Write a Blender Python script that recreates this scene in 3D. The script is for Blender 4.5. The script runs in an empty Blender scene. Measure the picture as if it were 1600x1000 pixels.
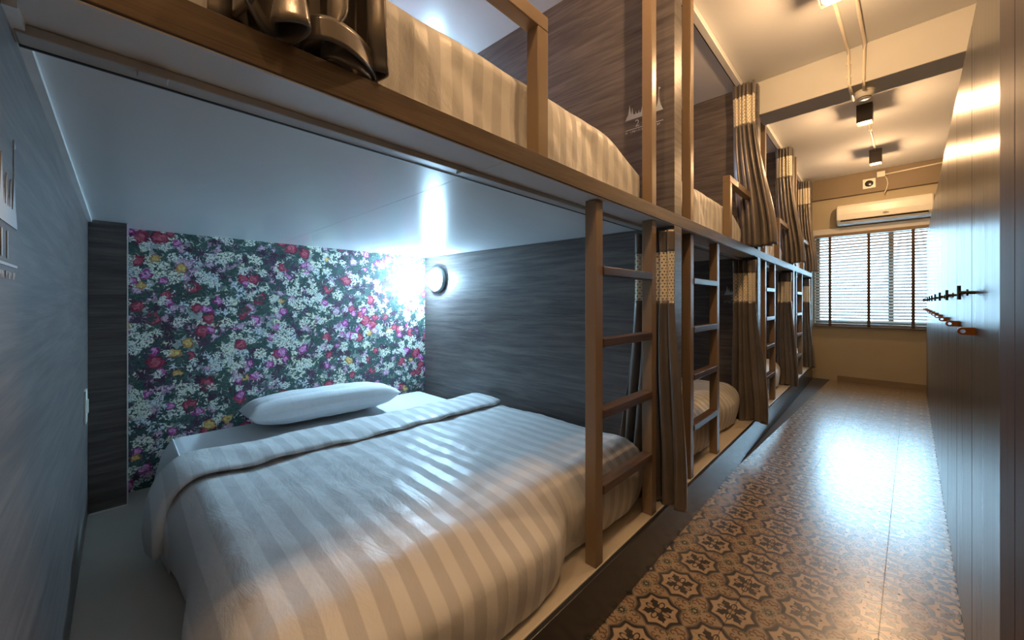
import bpy, bmesh, math, random
from mathutils import Vector, Matrix, noise as mnoise

# ------------------------------------------------------------------ camera, world, lights, exposure
SC = bpy.context.scene
COL = SC.collection
H = 1.3                                   # camera height
F_PX, YH, YAW = 592.0, 472.4, math.radians(44.02)
cam_d = bpy.data.cameras.new('camera')
cam_d.sensor_fit = 'HORIZONTAL'; cam_d.sensor_width = 36.0
cam_d.lens = F_PX / 1600.0 * 36.0
cam_d.shift_y = (YH - 500.0) / 1600.0
cam_d.clip_start = 0.02
cam = bpy.data.objects.new('camera', cam_d); COL.objects.link(cam)
cam.location = (0, 0, H); cam.rotation_euler = (math.pi/2, 0, YAW)
SC.camera = cam

world = bpy.data.worlds.new('daylight'); SC.world = world
world.use_nodes = True
bg = world.node_tree.nodes['Background']
bg.inputs['Color'].default_value = (0.42, 0.74, 1.0, 1); bg.inputs['Strength'].default_value = 13.0

SC.view_settings.view_transform = 'Standard'
try: SC.view_settings.look = 'None'
except Exception: pass
SC.view_settings.gamma = 1.0
SC.view_settings.use_curve_mapping = False
SC.view_settings.exposure = 0.5
try:
    SC.cycles.use_denoising = True
    SC.cycles.denoiser = 'OPENIMAGEDENOISE'
    SC.cycles.max_bounces = 10; SC.cycles.diffuse_bounces = 6; SC.cycles.glossy_bounces = 4
    SC.cycles.transparent_max_bounces = 12
    SC.cycles.sample_clamp_indirect = 6.0
    SC.cycles.caustics_reflective = False; SC.cycles.caustics_refractive = False
except Exception: pass

AL = math.radians(2.57)                   # the room is turned a little against the row of bunks
def RW(x, y, z=0.0):                      # room frame -> world
    return Vector((x*math.cos(AL) + y*math.sin(AL), -x*math.sin(AL) + y*math.cos(AL), z))

WARM = (1.0, 0.60, 0.29); COOL = (0.44, 0.74, 1.0)
SPOT_W = 31.0; LAMP_E = 330.0
def spot(loc, power):                      # bulb standing a little out of a spotlight's housing
    d = bpy.data.lights.new('bulb_light', 'POINT'); d.energy = power; d.color = WARM
    d.shadow_soft_size = 0.03
    o = bpy.data.objects.new('bulb_light', d); COL.objects.link(o); o.location = loc
    return o
# daylight through the window: a portal guides the sky's light in
pd = bpy.data.lights.new('window_portal', 'AREA'); pd.shape = 'RECTANGLE'; pd.size = 1.75; pd.size_y = 1.55
try: pd.cycles.is_portal = True
except Exception: pass
po = bpy.data.objects.new('window_portal', pd); COL.objects.link(po)
po.location = RW(-0.27, 8.52, 1.69); po.rotation_euler = (-math.pi/2, 0, -AL)

# ------------------------------------------------------------------ node helper
class S:                                   # a scalar socket with arithmetic
    def __init__(s, g, k): s.g, s.k = g, k
    def __add__(a, b): return a.g.m('ADD', a, b)
    def __radd__(a, b): return a.g.m('ADD', b, a)
    def __sub__(a, b): return a.g.m('SUBTRACT', a, b)
    def __rsub__(a, b): return a.g.m('SUBTRACT', b, a)
    def __mul__(a, b): return a.g.m('MULTIPLY', a, b)
    def __rmul__(a, b): return a.g.m('MULTIPLY', b, a)
    def __truediv__(a, b): return a.g.m('DIVIDE', a, b)
class G:
    def __init__(g, name):
        g.mat = bpy.data.materials.new(name); g.mat.use_nodes = True
        g.t = g.mat.node_tree; g.t.nodes.clear()
        g.out = g.n('ShaderNodeOutputMaterial')
    def n(g, typ, **kw):
        x = g.t.nodes.new(typ)
        for k, v in kw.items(): setattr(x, k, v)
        return x
    def put(g, sock, v):
        if isinstance(v, S): g.t.links.new(v.k, sock)
        elif isinstance(v, bpy.types.NodeSocket): g.t.links.new(v, sock)
        elif isinstance(v, (tuple, list)):
            sock.default_value = tuple(v) + ((1.0,) if len(v) == 3 and len(sock.default_value) == 4 else ())
        else: sock.default_value = v
    def m(g, op, a, b=None, c=None, clamp=False):
        x = g.n('ShaderNodeMath', operation=op); x.use_clamp = clamp
        for i, v in enumerate((a, b, c)):
            if v is not None: g.put(x.inputs[i], v)
        return S(g, x.outputs[0])
    def abs(g, a): return g.m('ABSOLUTE', a)
    def mx(g, a, b): return g.m('MAXIMUM', a, b)
    def mn(g, a, b): return g.m('MINIMUM', a, b)
    def sin(g, a): return g.m('SINE', a)
    def cos(g, a): return g.m('COSINE', a)
    def sqrt(g, a): return g.m('SQRT', a)
    def lt(g, a, b, soft=None):            # 1 where a < b
        if soft is None: return g.m('LESS_THAN', a, b)
        return g.m('MULTIPLY_ADD', g.m('SUBTRACT', b, a), 0.5/soft, 0.5, clamp=True)
    def coord(g, kind='Object'): return g.n('ShaderNodeTexCoord').outputs[kind]
    def xyz(g, v):
        x = g.n('ShaderNodeSeparateXYZ'); g.put(x.inputs[0], v)
        return [S(g, o) for o in x.outputs]
    def vec(g, x, y, z=0.0):
        c = g.n('ShaderNodeCombineXYZ')
        for i, v in enumerate((x, y, z)): g.put(c.inputs[i], v)
        return c.outputs[0]
    def mapping(g, v, scale=(1,1,1), loc=(0,0,0)):
        x = g.n('ShaderNodeMapping'); g.put(x.inputs['Vector'], v)
        x.inputs['Scale'].default_value = scale; x.inputs['Location'].default_value = loc
        return x.outputs[0]
    def noise(g, v, scale=5.0, detail=4.0, rough=0.5, dist=0.0):
        x = g.n('ShaderNodeTexNoise'); g.put(x.inputs['Vector'], v)
        x.inputs['Scale'].default_value = scale; x.inputs['Detail'].default_value = detail
        x.inputs['Roughness'].default_value = rough; x.inputs['Distortion'].default_value = dist
        return S(g, x.outputs[0])
    def noisec(g, v, scale=5.0, detail=3.0):
        x = g.n('ShaderNodeTexNoise'); g.put(x.inputs['Vector'], v)
        x.inputs['Scale'].default_value = scale; x.inputs['Detail'].default_value = detail
        return x.outputs['Color']
    def ramp(g, f, stops):
        x = g.n('ShaderNodeValToRGB'); g.put(x.inputs[0], f)
        e = x.color_ramp.elements
        while len(e) < len(stops): e.new(0.5)
        for el, (p, c) in zip(e, stops): el.position = p; el.color = tuple(c) + (1.0,)
        return x.outputs[0]
    def mix(g, f, a, b, mode='MIX'):
        x = g.n('ShaderNodeMix', data_type='RGBA'); x.blend_type = mode
        g.put(x.inputs[0], f); g.put(x.inputs[6], a); g.put(x.inputs[7], b)
        return x.outputs[2]
    def bump(g, h, strength=0.3, dist=0.01):
        x = g.n('ShaderNodeBump'); g.put(x.inputs['Height'], h)
        x.inputs['Strength'].default_value = strength; x.inputs['Distance'].default_value = dist
        return x.outputs[0]
    def pbr(g, color, rough=0.5, metal=0.0, normal=None, **kw):
        b = g.n('ShaderNodeBsdfPrincipled')
        g.put(b.inputs['Base Color'], color); g.put(b.inputs['Roughness'], rough); g.put(b.inputs['Metallic'], metal)
        if normal is not None: g.put(b.inputs['Normal'], normal)
        for k, v in kw.items():
            k = k.replace('_', ' ')
            if k in b.inputs: g.put(b.inputs[k], v)
        g.t.links.new(b.outputs[0], g.out.inputs[0])
        return b

def lin(r, g, b):
    f = lambda c: (c/255/12.92) if c/255 <= 0.04045 else ((c/255 + 0.055)/1.055)**2.4
    return (f(r), f(g), f(b))

M = {}
def simple(name, rgb, rough=0.5, metal=0.0, nscale=12.0, namp=0.08, bump=0.0, **kw):
    g = G(name); v = g.coord()
    n = g.noise(v, nscale, 4)
    c = lin(*rgb)
    col = g.mix(n, tuple(x*(1-namp) for x in c), tuple(min(1, x*(1+namp)) for x in c))
    nr = g.bump(n, bump, 0.004) if bump else None
    g.pbr(col, rough, metal, nr, **kw); M[name] = g.mat
    return g.mat

def wood(name, dark, mid, light, scale=(1.0, 1.0, 16.0), rough=0.42, bump=0.12):
    g = G(name); v = g.coord()
    warp = g.noise(g.mapping(v, tuple(s*0.5 for s in scale)), 1.3, 3)
    x, y, z = g.xyz(g.mapping(v, scale))
    vv = g.vec(x + warp*0.8, y + warp*0.8, z + warp*2.2)
    a = g.noise(vv, 2.2, 8, 0.62)
    b = g.noise(g.mapping(v, tuple(s*(6 if s > 5 else 2) for s in scale)), 3.0, 4, 0.6)
    f = a*0.75 + b*0.35
    col = g.ramp(f, [(0.30, lin(*dark)), (0.50, lin(*mid)), (0.72, lin(*light))])
    g.pbr(col, rough, 0.0, g.bump(f, bump, 0.003)); M[name] = g.mat

wood('dark_laminate', (54, 50, 50), (90, 84, 82), (122, 114, 110), rough=0.38)
wood('beam_laminate', (46, 36, 28), (80, 64, 50), (112, 92, 72))
wood('rung_wood', (44, 32, 24), (78, 58, 44), (110, 86, 66), scale=(14, 1.2, 14), rough=0.33)
wood('jamb_wood', (38, 22, 14), (62, 38, 25), (84, 54, 36), scale=(16, 16, 1.0), rough=0.5)
simple('painted_post', (140, 119, 95), 0.33, 0.0, 30, 0.05)
simple('white_gloss', (222, 223, 224), 0.22, 0.0, 3, 0.03)
simple('white_trim', (232, 232, 230), 0.4)
simple('rail_grey', (176, 170, 164), 0.4)
simple('slot_black', (12, 12, 12), 0.6)
simple('deck_cream', (205, 196, 182), 0.35, 0.0, 4, 0.04)
simple('base_black', (48, 49, 53), 0.27, 0.0, 8, 0.12)
simple('ceiling_paint', (222, 224, 226), 0.85, 0.0, 3, 0.03, 0.05)
simple('beam_paint', (202, 202, 198), 0.85, 0.0, 5, 0.05, 0.08)
simple('wall_cement', (172, 162, 138), 0.8, 0.0, 2.2, 0.10, 0.10)
simple('wall_brown', (132, 118, 98), 0.8, 0.0, 2.5, 0.12, 0.10)
simple('plastic_white', (226, 224, 214), 0.35)
simple('conduit_white', (226, 218, 202), 0.4)
simple('dark_metal', (52, 44, 38), 0.45, 0.2)
simple('bolt_metal', (62, 58, 46), 0.35, 0.7)
simple('hasp_bronze', (150, 92, 40), 0.35, 0.6)
simple('lamp_ring', (120, 132, 132), 0.4, 0.3)
simple('mattress_sheet', (226, 228, 230), 0.75, 0.0, 9, 0.03, 0.08)
simple('grout', (70, 62, 54), 0.8)
simple('slat_brown', (118, 100, 82), 0.5, 0.0, 10, 0.06)
simple('tape_brown', (74, 58, 44), 0.8)
simple('sign_print', (196, 204, 210), 0.5)
simple('window_alu', (120, 112, 102), 0.4, 0.3)
simple('lens_dark', (38, 40, 44), 0.25)

def emit(name, rgb, strength):
    g = G(name)
    e = g.n('ShaderNodeEmission'); e.inputs[0].default_value = tuple(rgb) + (1,); e.inputs[1].default_value = strength
    g.t.links.new(e.outputs[0], g.out.inputs[0]); M[name] = g.mat
emit('bulkhead_glow', COOL, LAMP_E); emit('bulkhead_glow_soft', COOL, LAMP_E*0.42); emit('bulkhead_glow_dim', COOL, LAMP_E*0.16)
emit('spot_glow', (1.0, 0.72, 0.38), 14.0)

# window glass
g = G('window_glass')
gl = g.n('ShaderNodeBsdfGlossy'); gl.inputs['Roughness'].default_value = 0.03
tr = g.n('ShaderNodeBsdfTransparent'); ms = g.n('ShaderNodeMixShader'); ms.inputs[0].default_value = 0.06
g.t.links.new(tr.outputs[0], ms.inputs[1]); g.t.links.new(gl.outputs[0], ms.inputs[2]); g.t.links.new(ms.outputs[0], g.out.inputs[0])
M['window_glass'] = g.mat

# satin stripe bed linen: stripes run along the bed (constant Y), fine weave
def stripe(name, a, b, period=0.084, across=False):
    g = G(name); x, y, z = g.xyz(g.coord())
    s = g.sin((x if across else y)*(2*math.pi/period))
    f = g.m('MULTIPLY_ADD', s, 4.0, 0.5, clamp=True)
    n = g.noise(g.coord(), 22.0, 4)*0.5 + g.noise(g.mapping(g.coord(), (3.0, 7.0, 4.0)), 1.6, 5, 0.6, 0.6)*1.6
    col = g.mix(f, lin(*a), lin(*b))
    g.pbr(col, g.m('MULTIPLY_ADD', f, 0.22, 0.42), 0.0, g.bump(n, 0.30, 0.010), Sheen_Weight=0.15); M[name] = g.mat
stripe('linen_stripe', (232, 231, 229), (209, 208, 207))
stripe('pillow_stripe', (236, 236, 236), (222, 223, 224), 0.06, True)

# curtain satin
g = G('curtain_satin'); v = g.coord()
n = g.noise(g.mapping(v, (1, 1, 0.3)), 60, 5, 0.7)
n2 = g.noise(v, 7, 3)
g.pbr(g.mix(n2, lin(96, 90, 86), lin(142, 134, 128)), 0.29, 0.45, g.bump(n, 0.18, 0.003), Sheen_Weight=0.2)
M['curtain_satin'] = g.mat
# crochet band: cream net with holes
g = G('crochet'); uvn = g.n('ShaderNodeUVMap'); x, y, z = g.xyz(uvn.outputs[0])
hx = g.abs(g.m('FRACT', x*26.0) - 0.5); row = g.m('FLOOR', y*16.0)
hx = g.abs(g.m('FRACT', x*26.0 + g.m('MODULO', row, 2.0)*0.5) - 0.5); hy = g.abs(g.m('FRACT', y*16.0) - 0.5)
hole = g.lt(g.sqrt(hx*hx + hy*hy), 0.22)
b = g.pbr(g.mix(g.noise(g.coord(), 40, 2), lin(222, 212, 188), lin(244, 238, 220)), 0.85, 0.0, None)
tr = g.n('ShaderNodeBsdfTransparent'); ms = g.n('ShaderNodeMixShader'); g.put(ms.inputs[0], hole)
g.t.links.new(b.outputs[0], ms.inputs[1]); g.t.links.new(tr.outputs[0], ms.inputs[2]); g.t.links.new(ms.outputs[0], g.out.inputs[0])
M['crochet'] = g.mat

# brushed locker steel: grain runs vertically, so reflections smear sideways
g = G('locker_steel'); v = g.coord()
n = g.noise(g.mapping(v, (260, 260, 1.2)), 1.0, 4, 0.6)
n2 = g.noise(g.mapping(v, (3, 3, 1.0)), 1.5, 3)
n3 = g.noise(g.mapping(v, (40, 40, 0.5)), 1.0, 3)
col = g.mix(n2, lin(84, 83, 79), lin(106, 104, 99))
g.pbr(col, g.m('MULTIPLY_ADD', n3, 0.10, 0.24), 0.85, g.bump(n, 0.06, 0.002)); M['locker_steel'] = g.mat

# patterned cement tiles: star medallions on a square net, flower roundels between (flat print)
g = G('tile_print'); x, y, z = g.xyz(g.coord())
PIT = 0.216
px = g.m('FRACT', x/PIT + 0.5) - 0.5; py = g.m('FRACT', y/PIT + 0.5) - 0.5   # tile corner is a star centre
a = g.abs(px); b_ = g.abs(py)
sft = 0.012
cx_ = 0.5 - a; cy_ = 0.5 - b_
dc = g.sqrt(cx_*cx_ + cy_*cy_)
th = g.m('ARCTAN2', cy_, cx_)
rs = g.sqrt(a*a + b_*b_); ts = g.m('ARCTAN2', b_, a)
R = 0.425 - 0.075*g.abs(g.sin(ts*4.0))
ring = g.lt(g.abs(rs - R), 0.037, sft)
ring2 = g.lt(g.abs(rs - (R + 0.050)), 0.018, sft)
outer = g.lt(rs, R, sft)
s_ = (a + b_)*0.7071; t_ = g.abs(a - b_)*0.7071
serr = 0.016*g.cos(s_*58.0)
w1 = g.mx(0.0, 0.070*g.sin((s_ - 0.02)*(math.pi/0.30)) + serr)
leaf = g.lt(t_, w1, 0.008)*g.lt(s_, 0.30, 0.01)
leaf = leaf*g.lt(0.02, s_, 0.01)
u_ = g.mx(a, b_); v_ = g.mn(a, b_)
alm = g.sqrt(g.m('POWER', (u_ - 0.15)/0.10, 2.0) + g.m('POWER', v_/0.055, 2.0))
almond = g.lt(g.abs(alm - 0.85), 0.17, 0.06)
fl_r = dc
pet = 0.105 + 0.014*g.cos(th*8.0)
fl_o = g.lt(fl_r, pet, sft); fl_i = g.lt(fl_r, 0.062, sft); fl_c = g.lt(fl_r, 0.03, sft)
spokes = g.lt(0.35, g.cos(th*8.0), 0.3)*g.lt(fl_r, 0.098, sft)*g.lt(0.055, fl_r, sft)
# scrolls: two small curls in each quarter of the roundel
def curl(cx, cy, r, w, gap):
    dx = cx_ - cx; dy = cy_ - cy
    d = g.sqrt(dx*dx + dy*dy); an = g.m('ARCTAN2', dy, dx)
    rr = r + an*0.012
    return g.lt(g.abs(d - rr), w, 0.008)
cur = g.mx(curl(0.215, 0.075, 0.048, 0.013, 0), curl(0.075, 0.215, 0.048, 0.013, 0))
cur = g.mx(cur, curl(0.315, 0.05, 0.034, 0.012, 0)); cur = g.mx(cur, curl(0.05, 0.315, 0.034, 0.012, 0))
cur = cur*g.lt(R + 0.03, rs, 0.01)
q_ = g.sqrt((cx_-0.135)*(cx_-0.135) + (cy_-0.135)*(cy_-0.135)); qa = g.m('ARCTAN2', cy_-0.135, cx_-0.135)
leaf4 = g.lt(q_, 0.030 + 0.018*g.cos(qa*4.0), 0.008)
wear = g.noise(g.coord(), 9.0, 5, 0.6); wear2 = g.noise(g.coord(), 60.0, 4, 0.6)
base = g.mix(wear, lin(158, 136, 112), lin(184, 162, 136))
star_b = g.mix(wear, lin(178, 154, 128), lin(204, 180, 152))
DK = lin(32, 31, 34); BR = lin(104, 72, 52); GR = lin(112, 110, 82); SL = lin(70, 78, 76)
col = g.mix(outer, base, star_b)
col = g.mix(leaf4, col, GR)
col = g.mix(cur, col, BR)
col = g.mix(ring2, col, lin(116, 108, 102))
col = g.mix(ring, col, DK)
col = g.mix(fl_o, col, SL); col = g.mix(spokes, col, lin(170, 160, 126)); col = g.mix(fl_i, col, DK); col = g.mix(fl_c, col, lin(176, 170, 140))
col = g.mix(almond*outer, col, DK); col = g.mix(leaf*outer, col, DK)
col = g.mix(g.m('MULTIPLY', wear2, 0.25), col, lin(150, 128, 104))
rgh = g.m('MULTIPLY_ADD', wear, 0.05, 0.23)
g.pbr(col, rgh, 0.0, None, Specular_IOR_Level=0.7, Coat_Weight=1.0, Coat_Roughness=0.26)
M['tile_print'] = g.mat

# floral wallpapers: scattered blooms, sprigs and leaves as a flat print on the Y-Z plane
def floral(name, pink=False):
    g = G(name); x, y, z = g.xyz(g.coord())
    uv0 = g.vec(y, z)
    wob = g.n('ShaderNodeVectorMath', operation='MULTIPLY_ADD')
    g.put(wob.inputs[0], g.noisec(uv0, 38.0, 3)); wob.inputs[1].default_value = (0.042,)*3; wob.inputs[2].default_value = (0, 0, 0)
    add = g.n('ShaderNodeVectorMath', operation='ADD'); g.put(add.inputs[0], uv0); g.t.links.new(wob.outputs[0], add.inputs[1])
    uv = add.outputs[0]
    fine = g.noise(uv0, 70.0, 4, 0.65); med = g.noise(uv0, 16.0, 3)
    def layer(scale, off, n, rad, dep, prob):
        m_ = g.mapping(uv, (scale, scale, scale), (off, off*1.7, 0))
        v = g.n('ShaderNodeTexVoronoi', voronoi_dimensions='2D'); g.put(v.inputs['Vector'], m_); v.inputs['Scale'].default_value = 1.0
        sub = g.n('ShaderNodeVectorMath', operation='SUBTRACT'); g.put(sub.inputs[0], m_); g.t.links.new(v.outputs['Position'], sub.inputs[1])
        lx, ly, _ = g.xyz(sub.outputs[0]); cr, cg, cb = g.xyz(v.outputs['Color'])
        d = S(g, v.outputs['Distance']); an = g.m('ARCTAN2', ly, lx) + cr*6.28
        r = rad*(0.65 + 0.5*cg)*((1.0 - dep) + dep*g.abs(g.cos(an*(n/2.0))))
        mask = g.lt(d, r, 0.035)*g.lt(cb, prob)
        return mask, d, an, cr, cg, r
    bgc = g.mix(med, lin(150, 156, 152), lin(186, 192, 188)) if not pink else g.mix(med, lin(226, 214, 208), lin(244, 236, 230))
    col = bgc
    def leaves(scale, off, n, rad, prob, c1, c2, dep=0.72):
        nonlocal col
        m_, d, an, cr, cg, r = layer(scale, off, n, rad, dep, prob)
        f = g.m('MULTIPLY_ADD', fine, 1.5, -0.25, clamp=True)
        col = g.mix(m_, col, g.mix(f, lin(*c1), lin(*c2)))
    def cluster(scale, off, rad, prob, c1, c2, c3, fs):
        nonlocal col
        m_, d, an, cr, cg, r = layer(scale, off, 7, rad, 0.25, prob)
        v = g.n('ShaderNodeTexVoronoi', voronoi_dimensions='2D'); g.put(v.inputs['Vector'], uv); v.inputs['Scale'].default_value = fs
        f = g.m('MULTIPLY_ADD', S(g, v.outputs['Distance']), 1.9, -0.25, clamp=True)
        inner = g.mix(f, lin(*c1), lin(*c2)); inner = g.mix(g.lt(0.62, f, 0.1), inner, lin(*c3))
        m2 = m_*g.lt(f, 0.86, 0.05)
        col = g.mix(m2, col, inner)
    def bloom(scale, off, n, rad, prob, stops, dep=0.22):
        nonlocal col
        m_, d, an, cr, cg, r = layer(scale, off, n, rad, dep, prob)
        q = d/r
        sw = g.sin(an*2.0 + q*13.0 + fine*5.0)*0.16
        col = g.mix(m_, col, g.ramp(q*0.85 + sw + fine*0.25 - 0.05, [(p, lin(*c)) for p, c in stops]))
    if not pink:
        leaves(9.0, 0.3, 9, 0.72, 0.70, (84, 100, 96), (140, 156, 146), 0.65)
        cluster(7.0, 4.1, 0.62, 0.62, (240, 240, 214), (206, 208, 168), (120, 132, 104), 60.0)
        leaves(11.0, 2.3, 7, 0.72, 0.62, (28, 50, 50), (84, 112, 102))
        cluster(8.0, 5.9, 0.60, 0.50, (232, 238, 240), (184, 198, 204), (92, 104, 114), 75.0)
        leaves(10.0, 7.7, 11, 0.70, 0.40, (38, 26, 44), (104, 70, 100))
        leaves(14.0, 11.2, 7, 0.70, 0.50, (24, 42, 48), (92, 122, 112))
        bloom(13.0, 13.1, 6, 0.50, 0.45, [(0.0, (150, 96, 128)), (0.35, (232, 210, 224)), (0.65, (180, 138, 164)), (1.0, (104, 70, 100))], 0.35)
        leaves(16.0, 17.0, 9, 0.66, 0.36, (32, 20, 36), (88, 56, 80))
        leaves(19.0, 19.0, 5, 0.66, 0.40, (22, 38, 42), (72, 104, 94))
        cluster(10.0, 41.0, 0.50, 0.38, (246, 246, 232), (214, 218, 196), (140, 150, 126), 90.0)
        bloom(11.0, 23.0, 6, 0.46, 0.26, [(0.0, (100, 24, 44)), (0.30, (208, 110, 124)), (0.6, (164, 52, 76)), (1.0, (90, 24, 50))])
        bloom(13.0, 29.0, 5, 0.42, 0.16, [(0.0, (120, 20, 90)), (0.35, (236, 180, 222)), (0.65, (184, 66, 146)), (1.0, (100, 24, 84))])
        bloom(13.0, 31.0, 6, 0.42, 0.06, [(0.0, (150, 94, 50)), (0.35, (236, 210, 130)), (0.7, (206, 152, 84)), (1.0, (140, 76, 56))])
        cluster(15.0, 37.0, 0.46, 0.30, (246, 248, 240), (210, 218, 206), (130, 144, 124), 110.0)
        leaves(22.0, 47.0, 5, 0.60, 0.25, (24, 36, 44), (80, 104, 98))
    else:
        leaves(6.0, 0.3, 7, 0.62, 0.6, (150, 160, 130), (206, 206, 180))
        bloom(4.4, 3.0, 7, 0.66, 0.95, [(0.0, (110, 20, 80)), (0.25, (220, 90, 150)), (0.6, (240, 160, 190)), (1.0, (206, 70, 120))])
        bloom(8.0, 9.0, 6, 0.5, 0.5, [(0.0, (200, 90, 60)), (0.4, (250, 200, 190)), (1.0, (230, 120, 140))])
    pt = g.noise(uv, 120.0, 3, 0.7)
    col = g.mix(0.55, col, g.ramp(pt, [(0.32, (0.16, 0.18, 0.2)), (0.5, (0.5, 0.5, 0.5)), (0.68, (0.9, 0.9, 0.88))]), 'OVERLAY')
    g.pbr(col, 0.5); M[name] = g.mat
floral('wallpaper_floral'); floral('wallpaper_pink', True)

# ------------------------------------------------------------------ mesh helpers
class MB:
    def __init__(s): s.v = []; s.f = []; s.uv = None
    def add(s, vs, fs):
        o = len(s.v); s.v += [tuple(p) for p in vs]; s.f += [tuple(i + o for i in f) for f in fs]; return s
    def box(s, x0, x1, y0, y1, z0, z1):
        return s.add([(x0,y0,z0),(x1,y0,z0),(x1,y1,z0),(x0,y1,z0),(x0,y0,z1),(x1,y0,z1),(x1,y1,z1),(x0,y1,z1)],
                     [(0,3,2,1),(4,5,6,7),(0,1,5,4),(1,2,6,5),(2,3,7,6),(3,0,4,7)])
    def hexa(s, lo, hi):                      # 4 bottom + 4 top points (counter-clockwise)
        return s.add(list(lo) + list(hi), [(0,3,2,1),(4,5,6,7),(0,1,5,4),(1,2,6,5),(2,3,7,6),(3,0,4,7)])
    def tube(s, pts, r, n=10):
        pts = [Vector(p) for p in pts]; rings = []
        up = Vector((0, 0, 1))
        for i, p in enumerate(pts):
            d = (pts[min(i+1, len(pts)-1)] - pts[max(i-1, 0)]).normalized()
            a = d.cross(up if abs(d.z) < 0.9 else Vector((1, 0, 0))).normalized(); b = d.cross(a)
            rr = r[i] if isinstance(r, (list, tuple)) else r
            rings.append([p + a*(rr*math.cos(2*math.pi*k/n)) + b*(rr*math.sin(2*math.pi*k/n)) for k in range(n)])
        vs = [q for ring in rings for q in ring]; fs = []
        for i in range(len(pts)-1):
            for k in range(n): fs.append((i*n+k, i*n+(k+1) % n, (i+1)*n+(k+1) % n, (i+1)*n+k))
        fs.append(tuple(range(n-1, -1, -1))); fs.append(tuple((len(pts)-1)*n + k for k in range(n)))
        return s.add(vs, fs)
    def lathe(s, prof, n=28, axis='Z', o=(0, 0, 0)):   # profile of (radius, height)
        vs = []; fs = []
        for r, h in prof:
            for k in range(n):
                c, d = r*math.cos(2*math.pi*k/n), r*math.sin(2*math.pi*k/n)
                p = (c, d, h) if axis == 'Z' else ((c, h, d) if axis == 'Y' else (h, c, d))
                vs.append((p[0]+o[0], p[1]+o[1], p[2]+o[2]))
        for i in range(len(prof)-1):
            for k in range(n): fs.append((i*n+k, i*n+(k+1) % n, (i+1)*n+(k+1) % n, (i+1)*n+k))
        return s.add(vs, fs)
    def grid(s, fn, nu, nv, uv=False):
        vs = []; fs = []
        for j in range(nv+1):
            for i in range(nu+1): vs.append(fn(i/nu, j/nv))
        for j in range(nv):
            for i in range(nu):
                k = j*(nu+1) + i; fs.append((k, k+1, k+nu+2, k+nu+1))
        if uv: s.uv = [(i/nu, j/nv) for j in range(nv+1) for i in range(nu+1)]
        return s.add(vs, fs)
    def poly(s, pts, y0, y1):                 # extrude an X-Z outline along Y
        n = len(pts)
        vs = [(p[0], y0, p[1]) for p in pts] + [(p[0], y1, p[1]) for p in pts]
        fs = [tuple(range(n)), tuple(range(2*n-1, n-1, -1))] + [(i, i+n, (i+1) % n + n, (i+1) % n) for i in range(n)]
        return s.add(vs, fs)
    def mesh(s, name):
        me = bpy.data.meshes.new(name); me.from_pydata(s.v, [], s.f)
        if s.uv:
            ul = me.uv_layers.new(name='UVMap')
            for lp in me.loops: ul.data[lp.index].uv = s.uv[lp.vertex_index]
        bm = bmesh.new(); bm.from_mesh(me); bmesh.ops.recalc_face_normals(bm, faces=bm.faces[:]); bm.to_mesh(me); bm.free()
        me.update(); return me

def ob(name, mb, mat, parent=None, smooth=False, bevel=0.0, solid=0.0, sub=0):
    me = mb.mesh(name) if isinstance(mb, MB) else mb
    o = bpy.data.objects.new(name, me); COL.objects.link(o)
    if not me.materials: me.materials.append(M[mat])
    if smooth:
        for p in me.polygons: p.use_smooth = True
    if parent is not None: o.parent = parent
    if solid:
        md = o.modifiers.new('thickness', 'SOLIDIFY'); md.thickness = solid; md.offset = 0
    if bevel:
        md = o.modifiers.new('bevel', 'BEVEL'); md.width = bevel; md.segments = 2; md.limit_method = 'ANGLE'
    if sub:
        md = o.modifiers.new('smooth', 'SUBSURF'); md.levels = sub; md.render_levels = sub
    return o
def tag(o, label, cat, group=None):
    o['label'] = label; o['category'] = cat
    if group: o['group'] = group
    return o
def thing(name, label, cat, loc=(0, 0, 0), rz=0.0, group=None):
    o = bpy.data.objects.new(name, None); COL.objects.link(o); o.location = loc; o.rotation_euler = (0, 0, rz)
    o.empty_display_size = 0.05
    return tag(o, label, cat, group)
def rthing(name, label, cat, lx, ly, lz, group=None):
    return thing(name, label, cat, RW(lx, ly, lz), -AL, group)
def struct(o): o['kind'] = 'structure'; return o
def room(o, lx=0, ly=0, lz=0):
    o.location = RW(lx, ly, lz); o.rotation_euler = (0, 0, -AL); return o
def dup(root, loc, label=None):
    r = root.copy(); COL.objects.link(r); r.location = loc
    if label: r['label'] = label
    for ch in list(root.children):
        c = ch.copy(); COL.objects.link(c); c.parent = r
        for q in list(ch.children):
            d = q.copy(); COL.objects.link(d); d.parent = c
    return r
def nz(x, y, z=0.0): return mnoise.noise(Vector((x, y, z)))
random.seed(7)

# ------------------------------------------------------------------ dimensions (world metres, floor z=0)
XF = -0.80            # front of the bunks
XW = -3.06            # wallpapered wall
ZP = 0.221            # top of the platform
ZS = 1.72             # underside of the upper bunks
ZB = 1.788            # top of the front beam
ZC = 3.33             # ceiling over the upper bunks
ZR = 3.37             # room ceiling
PART = [(-0.205, -0.113), (2.105, 2.21), (4.10, 4.21), (6.13, 6.24), (8.03, 8.13)]
SKEW = 0.115          # the first partition is not quite square to the beam
YFAR = 8.26           # far wall (room frame)
XL = 0.139            # locker fronts (room frame)

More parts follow.
